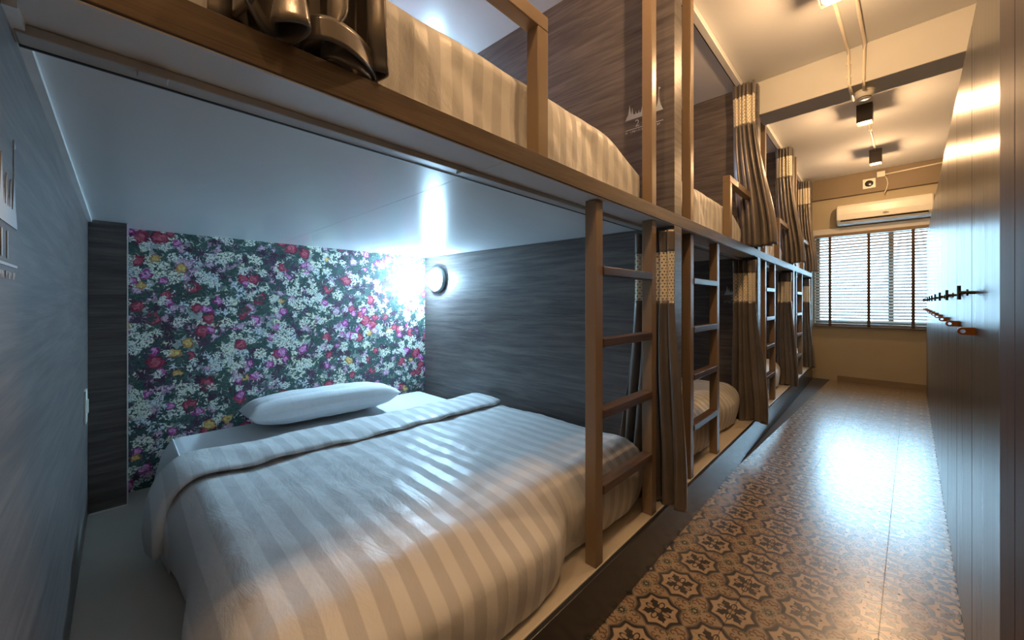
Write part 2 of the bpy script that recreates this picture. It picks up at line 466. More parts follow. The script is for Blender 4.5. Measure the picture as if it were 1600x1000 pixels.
# ------------------------------------------------------------------ the setting
fl = struct(room(ob('floor', MB().box(-3.4, 1.4, -1.4, 8.6, -0.10, -0.008), 'grout')))
tile_m = MB().box(-0.2148, 0.2148, -0.2148, 0.2148, -0.008, 0.0).mesh('tile')
tile_m.materials.append(M['tile_print'])
T = 0.432
for j in range(-4, 15):
    for i in range(0, 4):
        lx = -0.955 + T*(i + 0.5); ly = 1.98 + T*(j + 0.5)
        o = bpy.data.objects.new('tile', tile_m); COL.objects.link(o); o.parent = fl
        o.location = (lx, ly, random.uniform(-0.0006, 0.0002)); o.rotation_euler = (random.uniform(-1, 1)*0.0012, random.uniform(-1, 1)*0.0012, 0)
struct(room(ob('ceiling', MB().box(-3.6, 1.5, -1.5, 8.7, ZR, ZR + 0.12), 'ceiling_paint')))
WX0, WX1, WZ0, WZ1 = -1.15, 0.62, 0.93, 2.43
wf = MB().box(-3.6, WX0, YFAR, YFAR+0.2, 0, ZR).box(WX1, 1.5, YFAR, YFAR+0.2, 0, ZR).box(WX0, WX1, YFAR, YFAR+0.2, 0, WZ0).box(WX0, WX1, YFAR, YFAR+0.2, WZ1, ZR)
struct(room(ob('wall_far', wf, 'wall_cement')))
struct(room(ob('wall_right', MB().box(0.80, 0.95, -1.4, YFAR, 0, ZR), 'wall_cement')))
struct(room(ob('wall_near', MB().box(-3.6, 0.95, -1.55, -1.4, 0, ZR), 'wall_cement')))
wl = struct(ob('wall_left', MB().box(XW-0.14, XW-0.004, -1.6, 8.5, 0, ZR), 'wall_cement'))
struct(room(ob('baseboard_far', MB().box(-0.86, 0.8, YFAR-0.014, YFAR, 0, 0.085), 'wall_brown', bevel=0.004)))
struct(room(ob('trim_1', MB().box(-1.02, 0.80, 4.13, 4.42, 3.06, ZR), 'beam_paint', bevel=0.006)))
struct(room(ob('trim_2', MB().box(-1.25, 0.80, YFAR-0.06, YFAR, 3.03, ZR), 'wall_brown', bevel=0.005)))
struct(room(ob('trim_3', MB().box(-1.22, 0.80, YFAR-0.035, YFAR, WZ1, WZ1+0.10), 'beam_paint', bevel=0.004)))
# wallpaper panels of each bay, lower and upper
for k in range(4):
    y0 = PART[k][1] if k else 0.02; y1 = PART[k+1][0]
    ob('wallpaper', MB().box(XW-0.004, XW, y0-0.02, y1, ZP, ZS), 'wallpaper_floral', wl)
    ob('wallpaper', MB().box(XW-0.004, XW, (y0 if k else -0.11), y1, ZB, ZC), 'wallpaper_pink', wl)

# window with frame, mullion and panes
win = struct(thing('window_1', 'wide daylight window behind the blind in the far wall', 'window', RW(-0.265, YFAR, WZ0), -AL))
del win['category']; del win['label']
W2 = (WX1-WX0)/2; HW = WZ1-WZ0
ob('window_frame', MB().box(-W2, -W2+0.055, 0.06, 0.12, 0, HW).box(W2-0.055, W2, 0.06, 0.12, 0, HW).box(-W2+0.055, W2-0.055, 0.06, 0.12, 0, 0.05).box(-W2+0.055, W2-0.055, 0.06, 0.12, HW-0.05, HW), 'window_alu', win)
ob('mullion', MB().box(0.005, 0.065, 0.06, 0.12, 0.05, HW-0.05), 'window_alu', win)
ob('pane', MB().box(-W2+0.055, 0.005, 0.088, 0.092, 0.05, HW-0.05), 'window_glass', win)
ob('pane', MB().box(0.065, W2-0.055, 0.088, 0.092, 0.05, HW-0.05), 'window_glass', win)
ob('window_sill', MB().box(-W2-0.0, W2, -0.05, 0.06, -0.03, 0.0), 'white_trim', win, bevel=0.004)

# ------------------------------------------------------------------ bunk carcass
pf = thing('bunk_platform', 'long cream platform with dark front board under the lower beds', 'platform', (XF, 3.9, 0))
ob('deck', MB().box(XW-XF, -0.018, -4.25, 4.23, 0.0, ZP), 'deck_cream', pf, bevel=0.003)
ob('front_board', MB().box(-0.018, 0.0, -5.2, 4.23, 0.0, ZP-0.004), 'base_black', pf, bevel=0.002)
ub = thing('upper_bunk_deck', 'white soffit and dark wooden front beam carrying the upper beds', 'bunk deck', (XF, 3.9, ZS))
ob('front_beam', MB().box(-0.055, 0.0, -5.2, 4.23, 0.0035, ZB-ZS), 'beam_laminate', ub, bevel=0.002)
edges = [-4.1, -3.10, -1.74, 0.255, 2.285, 4.23]
for k in range(len(edges)-1):
    ob('soffit_panel', MB().box(XW-XF, -0.056, edges[k]+0.001, edges[k+1]-0.001, 0.0, ZB-ZS-0.01).box(-0.056, -0.004, edges[k]+0.001, edges[k+1]-0.001, 0.0, 0.003), 'white_gloss', ub)
uc = thing('bunk_ceiling', 'white panelled ceiling over the upper beds', 'ceiling panel', (XF, 3.9, ZC))
for k in range(4):
    ob('ceiling_panel', MB().box(XW-XF, -0.115, PART[k][1]-3.9, PART[k+1][0]-3.9+0.05, 0.0, 0.039), 'white_gloss', uc)
# white sealing strips
seal = ob('ceiling_bead', MB().box(XW, XF-0.06, -0.113, -0.099, ZS-0.012, ZS-0.0005), 'white_trim')
tag(seal, 'white sealing strip between grey panel and soffit of the first lower bunk', 'trim strip')
pil = ob('corner_pillar', MB().box(XW, -2.87, -0.112, 0.025, ZP, ZS-0.001), 'dark_laminate', bevel=0.0015)
tag(pil, 'dark wood clad pillar beside the floral wallpaper', 'pillar')
pe = ob('edge_strip', MB().box(-2.885, -2.868, 0.026, 0.031, ZP, ZS-0.001).box(-2.885, -2.866, -0.11, 0.03, ZP, ZP+0.008), 'white_trim')
pe.name = 'edge_bead'; pe.parent = pil

def castle(w):                            # emblem: low wall line with a row of pointed spires, one with a pennant
    mb = MB(); k = w*0.62
    def prism(pts): mb.poly([(x*w, z*k) for x, z in pts], -0.0006, 0.0006)
    prism([(0, 0), (1.0, 0), (0.95, 0.19), (0.05, 0.19)])
    for x, hw, h in ((.115, .05, .64), (.19, .03, .50), (.29, .018, .32), (.37, .018, .32), (.485, .06, .68), (.56, .02, .34), (.635, .028, .52), (.70, .016, .30), (.77, .03, .50), (.89, .055, .62)):
        prism([(x-hw, 0.185), (x+hw, 0.185), (x+hw*0.45, 0.185+(h-0.185)*0.45), (x, h), (x-hw*0.45, 0.185+(h-0.185)*0.45)])
    prism([(.885, .60), (.895, .60), (.895, .98), (.885, .98)]); prism([(.895, .97), (.94, .92), (.895, .87)])
    return mb
def text_mesh(body, size):
    cu = bpy.data.curves.new('number', 'FONT'); cu.body = body; cu.size = size; cu.extrude = 0.0004; cu.space_character = 1.35
    cu.align_x = 'CENTER'; cu.resolution_u = 3
    t = bpy.data.objects.new('tmp', cu); COL.objects.link(t)
    me = bpy.data.meshes.new_from_object(t.evaluated_get(bpy.context.evaluated_depsgraph_get()))
    bpy.data.objects.remove(t); bpy.data.curves.remove(cu)
    return me
def sign(parent, xc, y, z, number, face, w=0.22, rz=0.0):
    # face = -1: looks towards -Y, reading left to right along +X;  face = +1: looks towards +Y
    def place(o, dx, dz, flat=False):
        if face < 0: o.location = (xc + dx, y + dx*math.tan(rz), z + dz); o.rotation_euler = ((math.pi/2 if flat else 0), 0, rz)
        else: o.location = (xc - dx, y, z + dz); o.rotation_euler = ((math.pi/2 if flat else 0), 0, math.pi + rz)
    e = ob('castle_emblem', castle(w), 'sign_print', parent); place(e, -w/2, 0.0)
    me = text_mesh(number, w*0.26); me.name = 'number'
    t = ob('number', me, 'sign_print', parent); place(t, 0, -w*0.225, True)
    r = ob('rule_line', MB().box(-w/2, w/2, -0.0006, 0.0006, 0, 0.004), 'sign_print', parent); place(r, 0, -w*0.275)
    lb = MB(); rnd = random.Random(3); x = -w/2
    while x < w/2 - 0.008:
        if rnd.random() > 0.14:
            lb.box(x, x+0.0022, -0.0005, 0.0005, 0, 0.010)
            if rnd.random() > 0.4: lb.box(x+0.0022, x+0.006, -0.0005, 0.0005, rnd.choice((0.0, 0.0045, 0.008)), rnd.choice((0.0095, 0.0105)))
        x += 0.0098
    s = ob('tagline', lb, 'sign_print', parent); place(s, 0, -w*0.275-0.018)

plabels = ['grey wood partition panel beside the near bed with room number 211',
           'dark wood partition between first and second bunks, lamp and castle emblem on it',
           'dark wood partition between second and third bunks, castle emblem beside curtain',
           'dark wood partition between third and fourth bunks', 'dark wood end panel of the bunks against the far wall']
for k, (y0, y1) in enumerate(PART):
    sk = SKEW if k == 1 else 0.0
    t = thing('partition_panel', plabels[k], 'partition', (XF, y0, 0))
    dx = XW - XF; d = y1 - y0
    f0 = 0.0
    for nm, z0, z1 in (('lower_panel', ZP, ZS-0.0005), ('upper_panel', ZB, ZC)):
        lo = [(dx, -sk, z0), (f0, 0, z0), (f0, d, z0), (dx, d-sk*0.0, z0)]
        hi = [(p[0], p[1], z1) for p in lo]
        ob(nm, MB().hexa(lo, hi), 'dark_laminate', t, bevel=0.0015)
    slope = sk/abs(dx)
    if k == 0:
        sign(t, -0.06, d + 0.0008, 1.413, '211', +1)
    if k == 1:
        sign(t, -0.17, -0.17*slope - 0.0010, 2.375, '212', -1, rz=math.atan(slope))
    if k == 2:
        sign(t, -0.17, -0.0010, 1.372, '214', -1)

# joint line of the grey panel's upper strip, socket-plate switch on it
sw = thing('light_switch', 'white switch plate on the grey panel near the pillar', 'switch', (-2.60, -0.113, 0.825))
ob('plate', MB().box(-0.04, 0.04, 0, 0.008, -0.075, 0.075), 'plastic_white', sw, bevel=0.002)
ob('rocker', MB().box(-0.018, 0.018, 0.008, 0.013, -0.03, 0.03), 'plastic_white', sw, bevel=0.001)

# ------------------------------------------------------------------ curtain rails
blab = ['first', 'second', 'third', 'fourth']
for k in range(4):
    y0, y1 = PART[k][1], PART[k+1][0]
    for up in (0, 1):
        zt = ZC if up else ZS; xr = -0.935 if up else -0.945
        t = thing('curtain_rail', f'slim curtain rail under the ceiling of the {blab[k]} {"upper" if up else "lower"} bunk', 'curtain rail', (xr, (y0+y1)/2, zt), 0, 'curtain rails of the bunks')
        hl = (y1-y0)/2 - 0.003
        ob('rail', MB().box(-0.022, 0.022, -hl, hl, -0.016, -0.0005), 'rail_grey' if not up else 'white_trim', t, bevel=0.002)
        ob('slot', MB().box(-0.027, -0.021, -hl, hl, -0.0175, -0.010), 'slot_black', t)
        if not up:
            for yy in ((-0.955, -0.25) if k == 0 else (0.3,)):
                ob('glider', MB().box(0.0, 0.03, yy-0.02, yy+0.02, -0.021, -0.016), 'rail_grey', t, bevel=0.002)

# ------------------------------------------------------------------ ladders
def ladder(ya, yb, tall, label):
    """posts start at ya and yb (52 mm square); tall = which of them runs up to the ceiling"""
    t = thing('bunk_ladder', label, 'ladder', (-0.846, (ya+yb)/2 + 0.026, ZP), 0, 'ladders of the bunks')
    yc = (ya+yb)/2 + 0.026
    for q, y in enumerate((ya, yb)):
        ob('post', MB().box(-0.026, 0.026, y-yc, y-yc+0.054, 0, ZS-ZP-0.001), 'painted_post', t, bevel=0.003)
        if tall == q:
            ob('upper_post', MB().box(-0.026, 0.026, y-yc, y-yc+0.054, ZB-ZP, ZC-ZP), 'painted_post', t, bevel=0.003)
    for z in (1.45, 1.149, 0.853, 0.54):
        ob('rung', MB().box(-0.024, 0.031, ya-yc+0.055, yb-yc-0.001, z-ZP-0.037, z-ZP), 'rung_wood', t, bevel=0.003)
    return t
ladder(1.337, 1.863, 1, 'ladder with brown wooden rungs in front of the striped double bed')
ladder(2.413, 2.940, 0, 'ladder beside the first curtain, leading to the second upper bunk')
ladder(4.53, 5.015, 0, 'ladder leading to the third upper bunk')
ladder(6.55, 7.10, 0, 'ladder leading to the fourth upper bunk by the window wall')

def guard(y0, y1, label):
    t = thing('guard_rail', label, 'guard rail', (-0.846, (y0+y1)/2, ZB), 0, 'guard rails of the upper bunks')
    yc = (y0+y1)/2; zt = 2.283 - ZB
    for y in (y0, y1-0.054):
        ob('post', MB().box(-0.026, 0.026, y-yc, y-yc+0.054, 0, zt-0.052), 'painted_post', t, bevel=0.003)
    ob('top_bar', MB().box(-0.026, 0.026, y0-yc, y1-yc, zt-0.0515, zt), 'painted_post', t, bevel=0.003)
guard(-0.06, 1.029, 'painted guard rail in front of the near upper bed')
guard(3.268, 4.06, 'painted guard rail of the second upper bunk behind its curtain')
guard(5.30, 6.09, 'painted guard rail of the third upper bunk behind its curtain')
guard(7.28, 7.99, 'painted guard rail of the fourth upper bunk near the window')

# ------------------------------------------------------------------ beds
def lerp(a, b, t): return a + (b-a)*t
def sstep(a, b, x):
    t = max(0.0, min(1.0, (x-a)/(b-a))); return t*t*(3-2*t)
def drape(s, flat, r, hang):
    """distance s from the start of a flat run, then over an edge of radius r, then down: (run, drop)"""
    if s <= flat: return s, 0.0
    q = s - flat; arc = r*math.pi/2
    if q < arc: return flat + r*math.sin(q/r), r*(1-math.cos(q/r))
    return flat + r, r + min(q-arc, hang)

def duvet_mesh(x0, x1, ya, yb, zt, zb, seed, bulge=None, right_hang=0.0, fr=0.10, sr=0.10, nu=120, nv=110, left=True, crown=0.02):
    """cover from x0 (fold) to x1 (front, hanging) and from ya (hanging side) to yb"""
    hang = zt - zb
    fx = (x1 - x0) - fr; Lx = fx + fr*math.pi/2 + hang - fr
    wy = (yb - ya); 
    fy = wy - sr; Ly = fy + sr*math.pi/2 + ((hang - sr) if left else 0.03)
    Ry = right_hang
    def fn(u, v):
        s = u*Lx; t = -Ry + v*(Ly + Ry)
        rx, dx = drape(s, fx, fr, hang)
        if t < 0: ry, dy = 0.0, 0.0
        else: ry, dy = drape(t, fy, sr, hang)
        drp = (dx**3 + dy**3)**(1/3)
        x = x0 + rx; y = yb - ry
        if t < 0:
            y = yb + 0.03*math.sin(min(1, -t/0.06)*math.pi/2); drp = max(drp, -t)
        z = zt - min(drp, hang)
        k = sstep(0, 0.12, dx) ; k2 = sstep(0, 0.12, dy)
        puff = crown*math.sin(min(1, rx/(x1-x0))*math.pi*0.9)*math.sin(max(0, min(1, ry/wy))*math.pi)
        top = (1-k)*(1-k2)
        w = 0.012*nz(x*2.1+seed, y*2.6, 3.1) + 0.007*nz(x*6.0, y*7.0+seed, 1.7) + 0.0035*nz(x*17, y*19, seed)
        z += top*(w + puff)
        if k > 0.02:       # front fall: vertical folds and a slight belly
            fl_ = k*(0.016*math.sin(y*9+seed+1.5*nz(y*3, z*2, seed)) + 0.013*nz(y*6+z*1.5, z*2.0, seed+4) + 0.006*nz(y*16, z*6, seed))
            x += fl_ + 0.030*k*math.sin(min(1, dx/hang)*math.pi)*(1-k2)
            z += 0.02*k*nz(y*3.0, seed)*(dx/hang)
            if bulge is not None: x += 0.055*k*(1 - sstep(bulge-0.22, bulge, y))
            x = min(x, -0.885-BX if (bulge is None or y > bulge-0.06) else 9)
        if k2 > 0.02:
            y -= k2*(0.030*math.sin(min(1, dy/hang)*math.pi) + 0.014*math.sin(x*8+seed) + 0.02*nz(x*4, z*2, seed+8))
            z += 0.02*k2*nz(x*3, seed+2)*(dy/hang)
        return (x, y, max(z, zb))
    return MB().grid(fn, nu, nv)

def fold_mesh(xc0, ya, yb, zt, zb, seed, hw=0.165, th=0.021, sr=0.11):
    hang = zt - zb; fy = (yb-ya) - sr; Ly = fy + sr*math.pi/2 + hang - sr
    N = 22; vs = []; fs = []; nt = 100
    for j in range(nt+1):
        t = Ly*j/nt
        ry, dy = drape(t, fy, sr, hang)
        if t <= fy: ny, nzv = 0.0, 1.0
        else:
            a = min((t-fy)/sr, math.pi/2); ny, nzv = -math.sin(a), math.cos(a)
        q = dy/hang
        xc = xc0 + 0.10*math.sin(ry*2.2+0.4)*0.4 + 0.17*q + 0.02*nz(ry*3, seed)
        w = hw*(1 - 0.45*q*q) + 0.018*nz(ry*4, seed+5)
        end = min(1.0, (nt-j)/5.0)**0.5
        for k in range(N):
            ph = 2*math.pi*k/N
            c, s_ = math.cos(ph), math.sin(ph)
            off = (th + 0.028*q)*(abs(s_)**0.75*(1 if s_ > 0 else -1))*end
            wr = 0.008*nz(ry*9 + c*2, dy*6, seed + s_*0.6) + 0.005*math.sin(ry*26 + c*3)*(0.5+0.5*c)
            lift = th*1.15 + 0.02*q
            vs.append((xc + c*w*(0.5+0.5*end), (yb - ry) + ny*(off + lift + wr), (zt - dy) + nzv*(off + lift + wr)))
    for j in range(nt):
        for k in range(N): fs.append((j*N+k, j*N+(k+1) % N, (j+1)*N+(k+1) % N, (j+1)*N+k))
    fs.append(tuple(range(N))); fs.append(tuple(nt*N+k for k in range(N-1, -1, -1)))
    return MB().add(vs, fs)

def pillow_mesh(L, W, T, seed):
    def side(sg):
        def fn(u, v):
            a, b = 2*u-1, 2*v-1
            pin = 1 - 0.10*(1-abs(b)**2)*0 
            e = (max(0.0, 1-a**4)*max(0.0, 1-b**4))**0.45
            x = a*W/2*(1 - 0.09*(1-b*b)*abs(a)**3*0.0 - 0.05*(1-abs(b)**2)*abs(a)); y = b*L/2*(1 - 0.045*(1-a*a)*abs(b))
            wr = 0.006*nz(a*3+seed, b*5) + 0.010*abs(b)**3*math.sin(a*16)*max(0, e)
            return (x, y, sg*T/2*e + wr*e)
        return fn
    m = MB().grid(side(1), 40, 56)
    return m.grid(side(-1), 40, 56)

YA, YBd = 0.165, 1.935
ZM = 0.545
mat_me = None
def soft_box(x0, x1, y0, y1, z0, z1, r=0.05):
    bm = bmesh.new()
    mb = MB().box(x0, x1, y0, y1, z0, z1); me = mb.mesh('mattress')
    bm.from_mesh(me); bmesh.ops.bevel(bm, geom=bm.edges[:], offset=r, segments=5, profile=0.5, affect='EDGES'); bm.to_mesh(me); bm.free()
    return me
BX, BY = -1.93, 1.05        # bed origin
low_mat = soft_box(XW+0.03-BX, -0.92-BX, 0.19-BY, 1.92-BY, 0.0, 0.50-ZP, 0.06)
def skirt(u, v):           # loose side of the fitted sheet on the open side
    x = lerp(XW+0.035, -2.0, u); z = lerp(0.50, ZP+0.012, v)
    k = v
    y = 0.185 - 0.055*k**0.8 - 0.010*math.sin(x*17)*k - 0.012*nz(x*5, z*4)*k + 0.03*(1-v)**4
    c_ = 1 - sstep(0.0, 0.07, u)
    return (x-BX, y-BY + 0.03*c_*(1-v), z + 0.004*(1-v) - 0.05*c_*(1-v) - ZP)
sk_m = MB().grid(skirt, 60, 20).mesh('sheet_skirt')
dv_m = duvet_mesh(-2.12-BX, -0.925-BX, YA-BY, YBd-BY, ZM-ZP, 0.018, 2.3, right_hang=0.10, fr=0.11, sr=0.10).mesh('cover')
dv1_m = duvet_mesh(-2.12-BX, -0.925-BX, YA-BY, YBd-BY, ZM-ZP, 0.018, 2.3, bulge=1.31-BY, right_hang=0.10, fr=0.11, sr=0.10).mesh('cover')
fd_m = fold_mesh(-2.17-BX, YA-0.03-BY, YBd-BY, ZM+0.004-ZP, 0.075, 5.1).mesh('turned_back_fold')
pl_m = pillow_mesh(0.92, 0.46, 0.19, 1.0).mesh('pillow')
for me, mt in ((low_mat, 'mattress_sheet'), (sk_m, 'mattress_sheet'), (dv_m, 'linen_stripe'), (dv1_m, 'linen_stripe'), (fd_m, 'linen_stripe'), (pl_m, 'pillow_stripe')):
    me.materials.append(M[mt])
def low_bed(dy, k, sy=1.0):
    n = blab[k]
    loc = (BX, BY + dy, ZP)
    t = thing('mattress', f'white sheeted mattress on the platform of the {n} lower bunk', 'mattress', loc, 0, 'lower mattresses')
    ob('mattress_body', low_mat, 'mattress_sheet', t, smooth=True)
    ob('sheet_skirt', sk_m, 'mattress_sheet', t, smooth=True, solid=0.004)
    d = thing('duvet', f'striped white duvet spread over the bed of the {n} lower bunk', 'duvet', (loc[0], loc[1], ZP + 0.002), 0, 'lower duvets')
    ob('cover', dv1_m if k == 0 else dv_m, 'linen_stripe', d, smooth=True, solid=0.012)
    ob('turned_back_fold', fd_m, 'linen_stripe', d, smooth=True)
    p = ob('pillow', pl_m, 'pillow_stripe', smooth=True)
    p.location = (-2.77, 0.985 + dy, 0.50 + 0.115); p.rotation_euler = (0.0, math.radians(-7), math.radians(-4))
    tag(p, f'plump white pillow at the head of the {n} lower bed', 'pillow', 'pillows on the lower beds')
    for o in (t, d): o.scale = (1, sy, 1)
low_bed(0.0, 0); low_bed(2.06, 1, 0.89); low_bed(4.06, 2, 0.89); low_bed(6.045, 3, 0.85)

# upper beds: mattress with the duvet hanging down at the front, closing off towards the far end
ZU = 2.085
up_mat = soft_box(XW+0.03-BX, -0.93-BX, -0.95, 0.86, 0.0, ZU-0.06-ZB, 0.06); up_mat.materials.append(M['mattress_sheet'])
def up_duvet():
    x0, x1 = -2.5-BX, -0.890-BX
    hang = ZU - ZB - 0.006; fr = 0.05; fx = (x1-x0) - fr; Lx = fx + fr*math.pi/2 + hang - fr
    def fn(u, v):
        s = u*Lx; y = lerp(-0.96, 0.865, v)
        rx, dx = drape(s, fx, fr, hang)
        end = sstep(0.42, 0.90, y)
        lower = 0.115*end**1.6
        z = (ZU - ZB) - dx*(1 - lower/hang) - lower
        x = x0 + rx
        k = sstep(0, 0.1, dx)
        x += k*(0.008*math.sin(y*11) + 0.010*nz(y*7+z*4, z*4, 2) + 0.006*nz(y*16 + z*9, z*8, 5)) - 0.035*end*k*0
        z += (1-k)*(0.010*nz(x*3, y*3, 7) + 0.006*nz(x*8, y*8, 2))
        return (x, y, max(0.004, z))
    return MB().grid(fn, 110, 110).mesh('cover')
ud_m = up_duvet(); ud_m.materials.append(M['linen_stripe'])
for k, y in enumerate((1.0, 3.085, 5.085, 7.076)):
    t = thing('mattress', f'mattress on the deck of the {blab[k]} upper bunk', 'mattress', (BX, y, ZB), 0, 'upper mattresses')
    ob('mattress_body', up_mat, 'mattress_sheet', t, smooth=True)
    d = thing('duvet', f'striped duvet hanging over the front of the {blab[k]} upper bed', 'duvet', (BX, y, ZB), 0, 'upper duvets')
    ob('cover', ud_m, 'linen_stripe', d, smooth=True, solid=0.010)
    for o in (t, d): o.scale = (1, (1.0, 0.90, 0.90, 0.86)[k], 1)

# ------------------------------------------------------------------ curtains
def curtain(name_label, x0t, x1t, x0b, x1b, yc, ztop, zbot, seed, npl=6, amp=0.035, group='bunk curtains', lace=(0.115, 0.375), ybow=0.0):
    """gathered curtain: dark header, crochet band, satin drape"""
    t = thing('bunk_curtain', name_label, 'curtain', ((x0t+x1t)/2, yc, zbot), 0, group)
    ox = (x0t+x1t)/2
    hgt = ztop - zbot
    def pos(u, w):                              # w: metres below the top
        q = w/hgt; e = sstep(0.18, 1.0, q)
        a0 = lerp(x0t, x0b, e); a1 = lerp(x1t, x1b, e)
        uu = u + 0.025*nz(u*5, seed, q*1.2)
        x = lerp(a0, a1, uu) + 0.012*nz(u*7+seed, q*2.5)
        A = amp*(0.75 + 0.75*e)*(0.8 + 0.6*nz(u*4, seed+3, q*0.8))
        ph = u*npl*2*math.pi + 1.3*nz(u*3, seed, q*1.6)
        y = A*math.sin(ph) + 0.3*A*math.sin(2.1*ph + seed) + ybow*e
        x += 0.35*A*math.cos(ph)
        return (x - ox, y, hgt - w)
    def piece(nm, w0, w1, mat, nv, extra=0.0, hem=False):
        def fn(u, v):
            w = lerp(w0, w1, v)
            p = pos(u, w)
            if hem and v > 0.97: p = (p[0], p[1], p[2] + 0.008*math.sin(u*9+seed))
            return p
        ob(nm, MB().grid(fn, 130, nv, uv=True), mat, t, smooth=True, solid=(0.0 if mat == 'crochet' else 0.004))
    piece('header', 0.0, lace[0], 'curtain_satin', 8)
    piece('crochet_band', lace[0], lace[1], 'crochet', 14)
    piece('drape', lace[1], hgt, 'curtain_satin', 46, hem=True)
    return t
ZL0, ZL1 = ZS-0.035, ZP+0.006
curtain('dark satin curtain with crochet band behind the ladder of the striped bed', -1.00, -0.775, -1.10, -0.715, 2.03, ZL0, ZL1, 1.0, 5, 0.034)
curtain('dark satin curtain with crochet band at the end of the second lower bunk', -0.985, -0.80, -1.0, -0.71, 4.00, ZL0, ZL1, 2.0, 5, 0.042)
curtain('dark satin curtain with crochet band at the end of the third lower bunk', -0.965, -0.81, -0.98, -0.74, 6.04, ZL0, ZL1, 3.0, 5, 0.034)
curtain('dark satin curtain with crochet band at the end of the fourth lower bunk', -0.965, -0.82, -0.98, -0.76, 7.94, ZL0, ZL1, 4.0, 5, 0.034)
curtain('brown satin curtain with crochet band hanging from the second upper bunk', -0.99, -0.81, -0.945, -0.655, 4.00, ZC-0.02, ZB+0.012, 5.0, 5, 0.044)
curtain('brown satin curtain with crochet band hanging from the third upper bunk', -0.985, -0.81, -0.94, -0.68, 6.03, ZC-0.02, ZB+0.012, 6.0, 5, 0.042)
curtain('greyish satin curtain with crochet band hanging from the fourth upper bunk', -0.985, -0.82, -0.93, -0.72, 7.93, ZC-0.02, ZB+0.012, 7.0, 5, 0.034)

# the near upper curtain: gathered at the near end, its hem bunched up on the beam
def near_curtain():
    yc = 0.26
    t = thing('bunk_curtain', 'brown satin curtain bunched on the beam in front of the near upper bed', 'curtain', (-0.805, yc, ZB), 0, 'bunk curtains')
    hgt = ZC-0.02-ZB
    def pos(u, w):
        q = w/hgt; e = sstep(0.25, 0.95, q)
        y = lerp(lerp(-0.05, -0.150, e), lerp(0.10, 0.150, e), u)
        ph = u*3.6*2*math.pi + 0.5*nz(u*3, 2.0, q*2) - 0.4
        A = lerp(0.035, 0.062, e)*(0.85+0.5*nz(u*3, 9, q))
        x = lerp(-0.10, 0.0, e) + A*math.sin(ph) + 0.22*A*math.sin(2*ph + 0.8)
        y += 0.62*A*math.cos(ph)*lerp(0.5, 1.0, e)
        b = sstep(0.93, 1.0, q)
        x += 0.030*b*math.sin(u*5.0+0.3) ; y += 0.02*b*math.sin(u*9.0)
        z = hgt - w + b*(0.045*u + 0.018*math.sin(u*11.0+1.0))
        return (x, y, max(z, 0.004))
    for nm, w0, w1, mt, nv in (('header', 0, 0.115, 'curtain_satin', 8), ('crochet_band', 0.115, 0.375, 'crochet', 14), ('drape', 0.375, hgt, 'curtain_satin', 60)):
        ob(nm, MB().grid(lambda u, v: pos(u, lerp(w0, w1, v)), 200, nv, uv=True), mt, t, smooth=True, solid=(0.0 if mt == 'crochet' else 0.006))
    ob('back_fold', MB().grid(lambda u, v: (-0.035 + 0.012*math.sin(u*19+v) + 0.01*math.sin(u*7), lerp(-0.155, 0.150, u), lerp(0.45, 0.006, v)), 80, 20), 'curtain_satin', t, smooth=True, solid=0.005)
    # under-layers of the bunched hem: open loops of cloth lying on the beam's edge
    def loop(y0, y1, x0, z0, h, d, ph):
        def fn(u, v):
            a = lerp(-0.3, math.pi+0.9, u)
            y = lerp(y0, y1, 0.5 - 0.5*math.cos(a*0.86)) ; x = x0 + d*math.sin(a) + 0.006*math.sin(7*u+ph)
            return (x, y, z0 + h*(1-v) + 0.012*u + 0.006*math.sin(5*u+ph) )
        return MB().grid(fn, 50, 6)
    ob('hem_fold', loop(-0.01, 0.150, -0.015, 0.012, 0.045, 0.055, 0.3), 'curtain_satin', t, smooth=True, solid=0.006)
    ob('hem_fold', loop(0.03, 0.135, -0.02, 0.004, 0.035, 0.040, 1.7), 'curtain_satin', t, smooth=True, solid=0.006)
near_curtain()

# ------------------------------------------------------------------ bulkhead lamps
def bulkhead(x, y, z, label, rz=0.0, glow='bulkhead_glow'):
    t = thing('wall_lamp', label, 'lamp', (x, y, z), rz, 'round bulkhead lamps in the bunks')
    ob('base_ring', MB().lathe([(0.0, 0.0), (0.118, 0.0), (0.120, -0.012), (0.114, -0.030), (0.100, -0.038), (0.092, -0.034), (0.090, -0.02), (0.0, -0.018)], 40, 'Y'), 'lamp_ring', t, smooth=True)
    ob('dome', MB().lathe([(0.088, -0.028), (0.085, -0.055), (0.070, -0.082), (0.045, -0.098), (0.02, -0.104), (0.0, -0.105)], 36, 'Y'), glow, t, smooth=True)
    for dz in (-0.034, 0.034):
        w = math.sqrt(0.095**2 - dz*dz)
        pts = [(-w, -0.034, dz)] + [(w*math.cos(math.pi - math.pi*k/10), -0.050 - 0.056*math.sin(math.pi*k/10), dz) for k in range(11)] + [(w, -0.034, dz)]
        ob('cage_bar', MB().tube(pts, 0.004, 8), 'plastic_white', t, smooth=True)
bulkhead(-2.86, PART[1][0] - SKEW*(2.06/2.26) - 0.001, 1.505, 'glowing round bulkhead lamp beside the floral wallpaper of the near lower bunk', math.atan(SKEW/2.26))
bulkhead(-2.86, PART[1][0] - SKEW*(2.06/2.26) - 0.001, 2.99, 'round bulkhead lamp of the near upper bunk beside pink wallpaper', math.atan(SKEW/2.26), 'bulkhead_glow_soft')

for k in (1, 2, 3):
    for z, nm in ((1.505, 'lower'), (2.99, 'upper')):
        bulkhead(-2.86, PART[k+1][0] - 0.001, z, f'dimmer round bulkhead lamp inside the {blab[k]} {nm} bunk', 0.0, 'bulkhead_glow_dim')

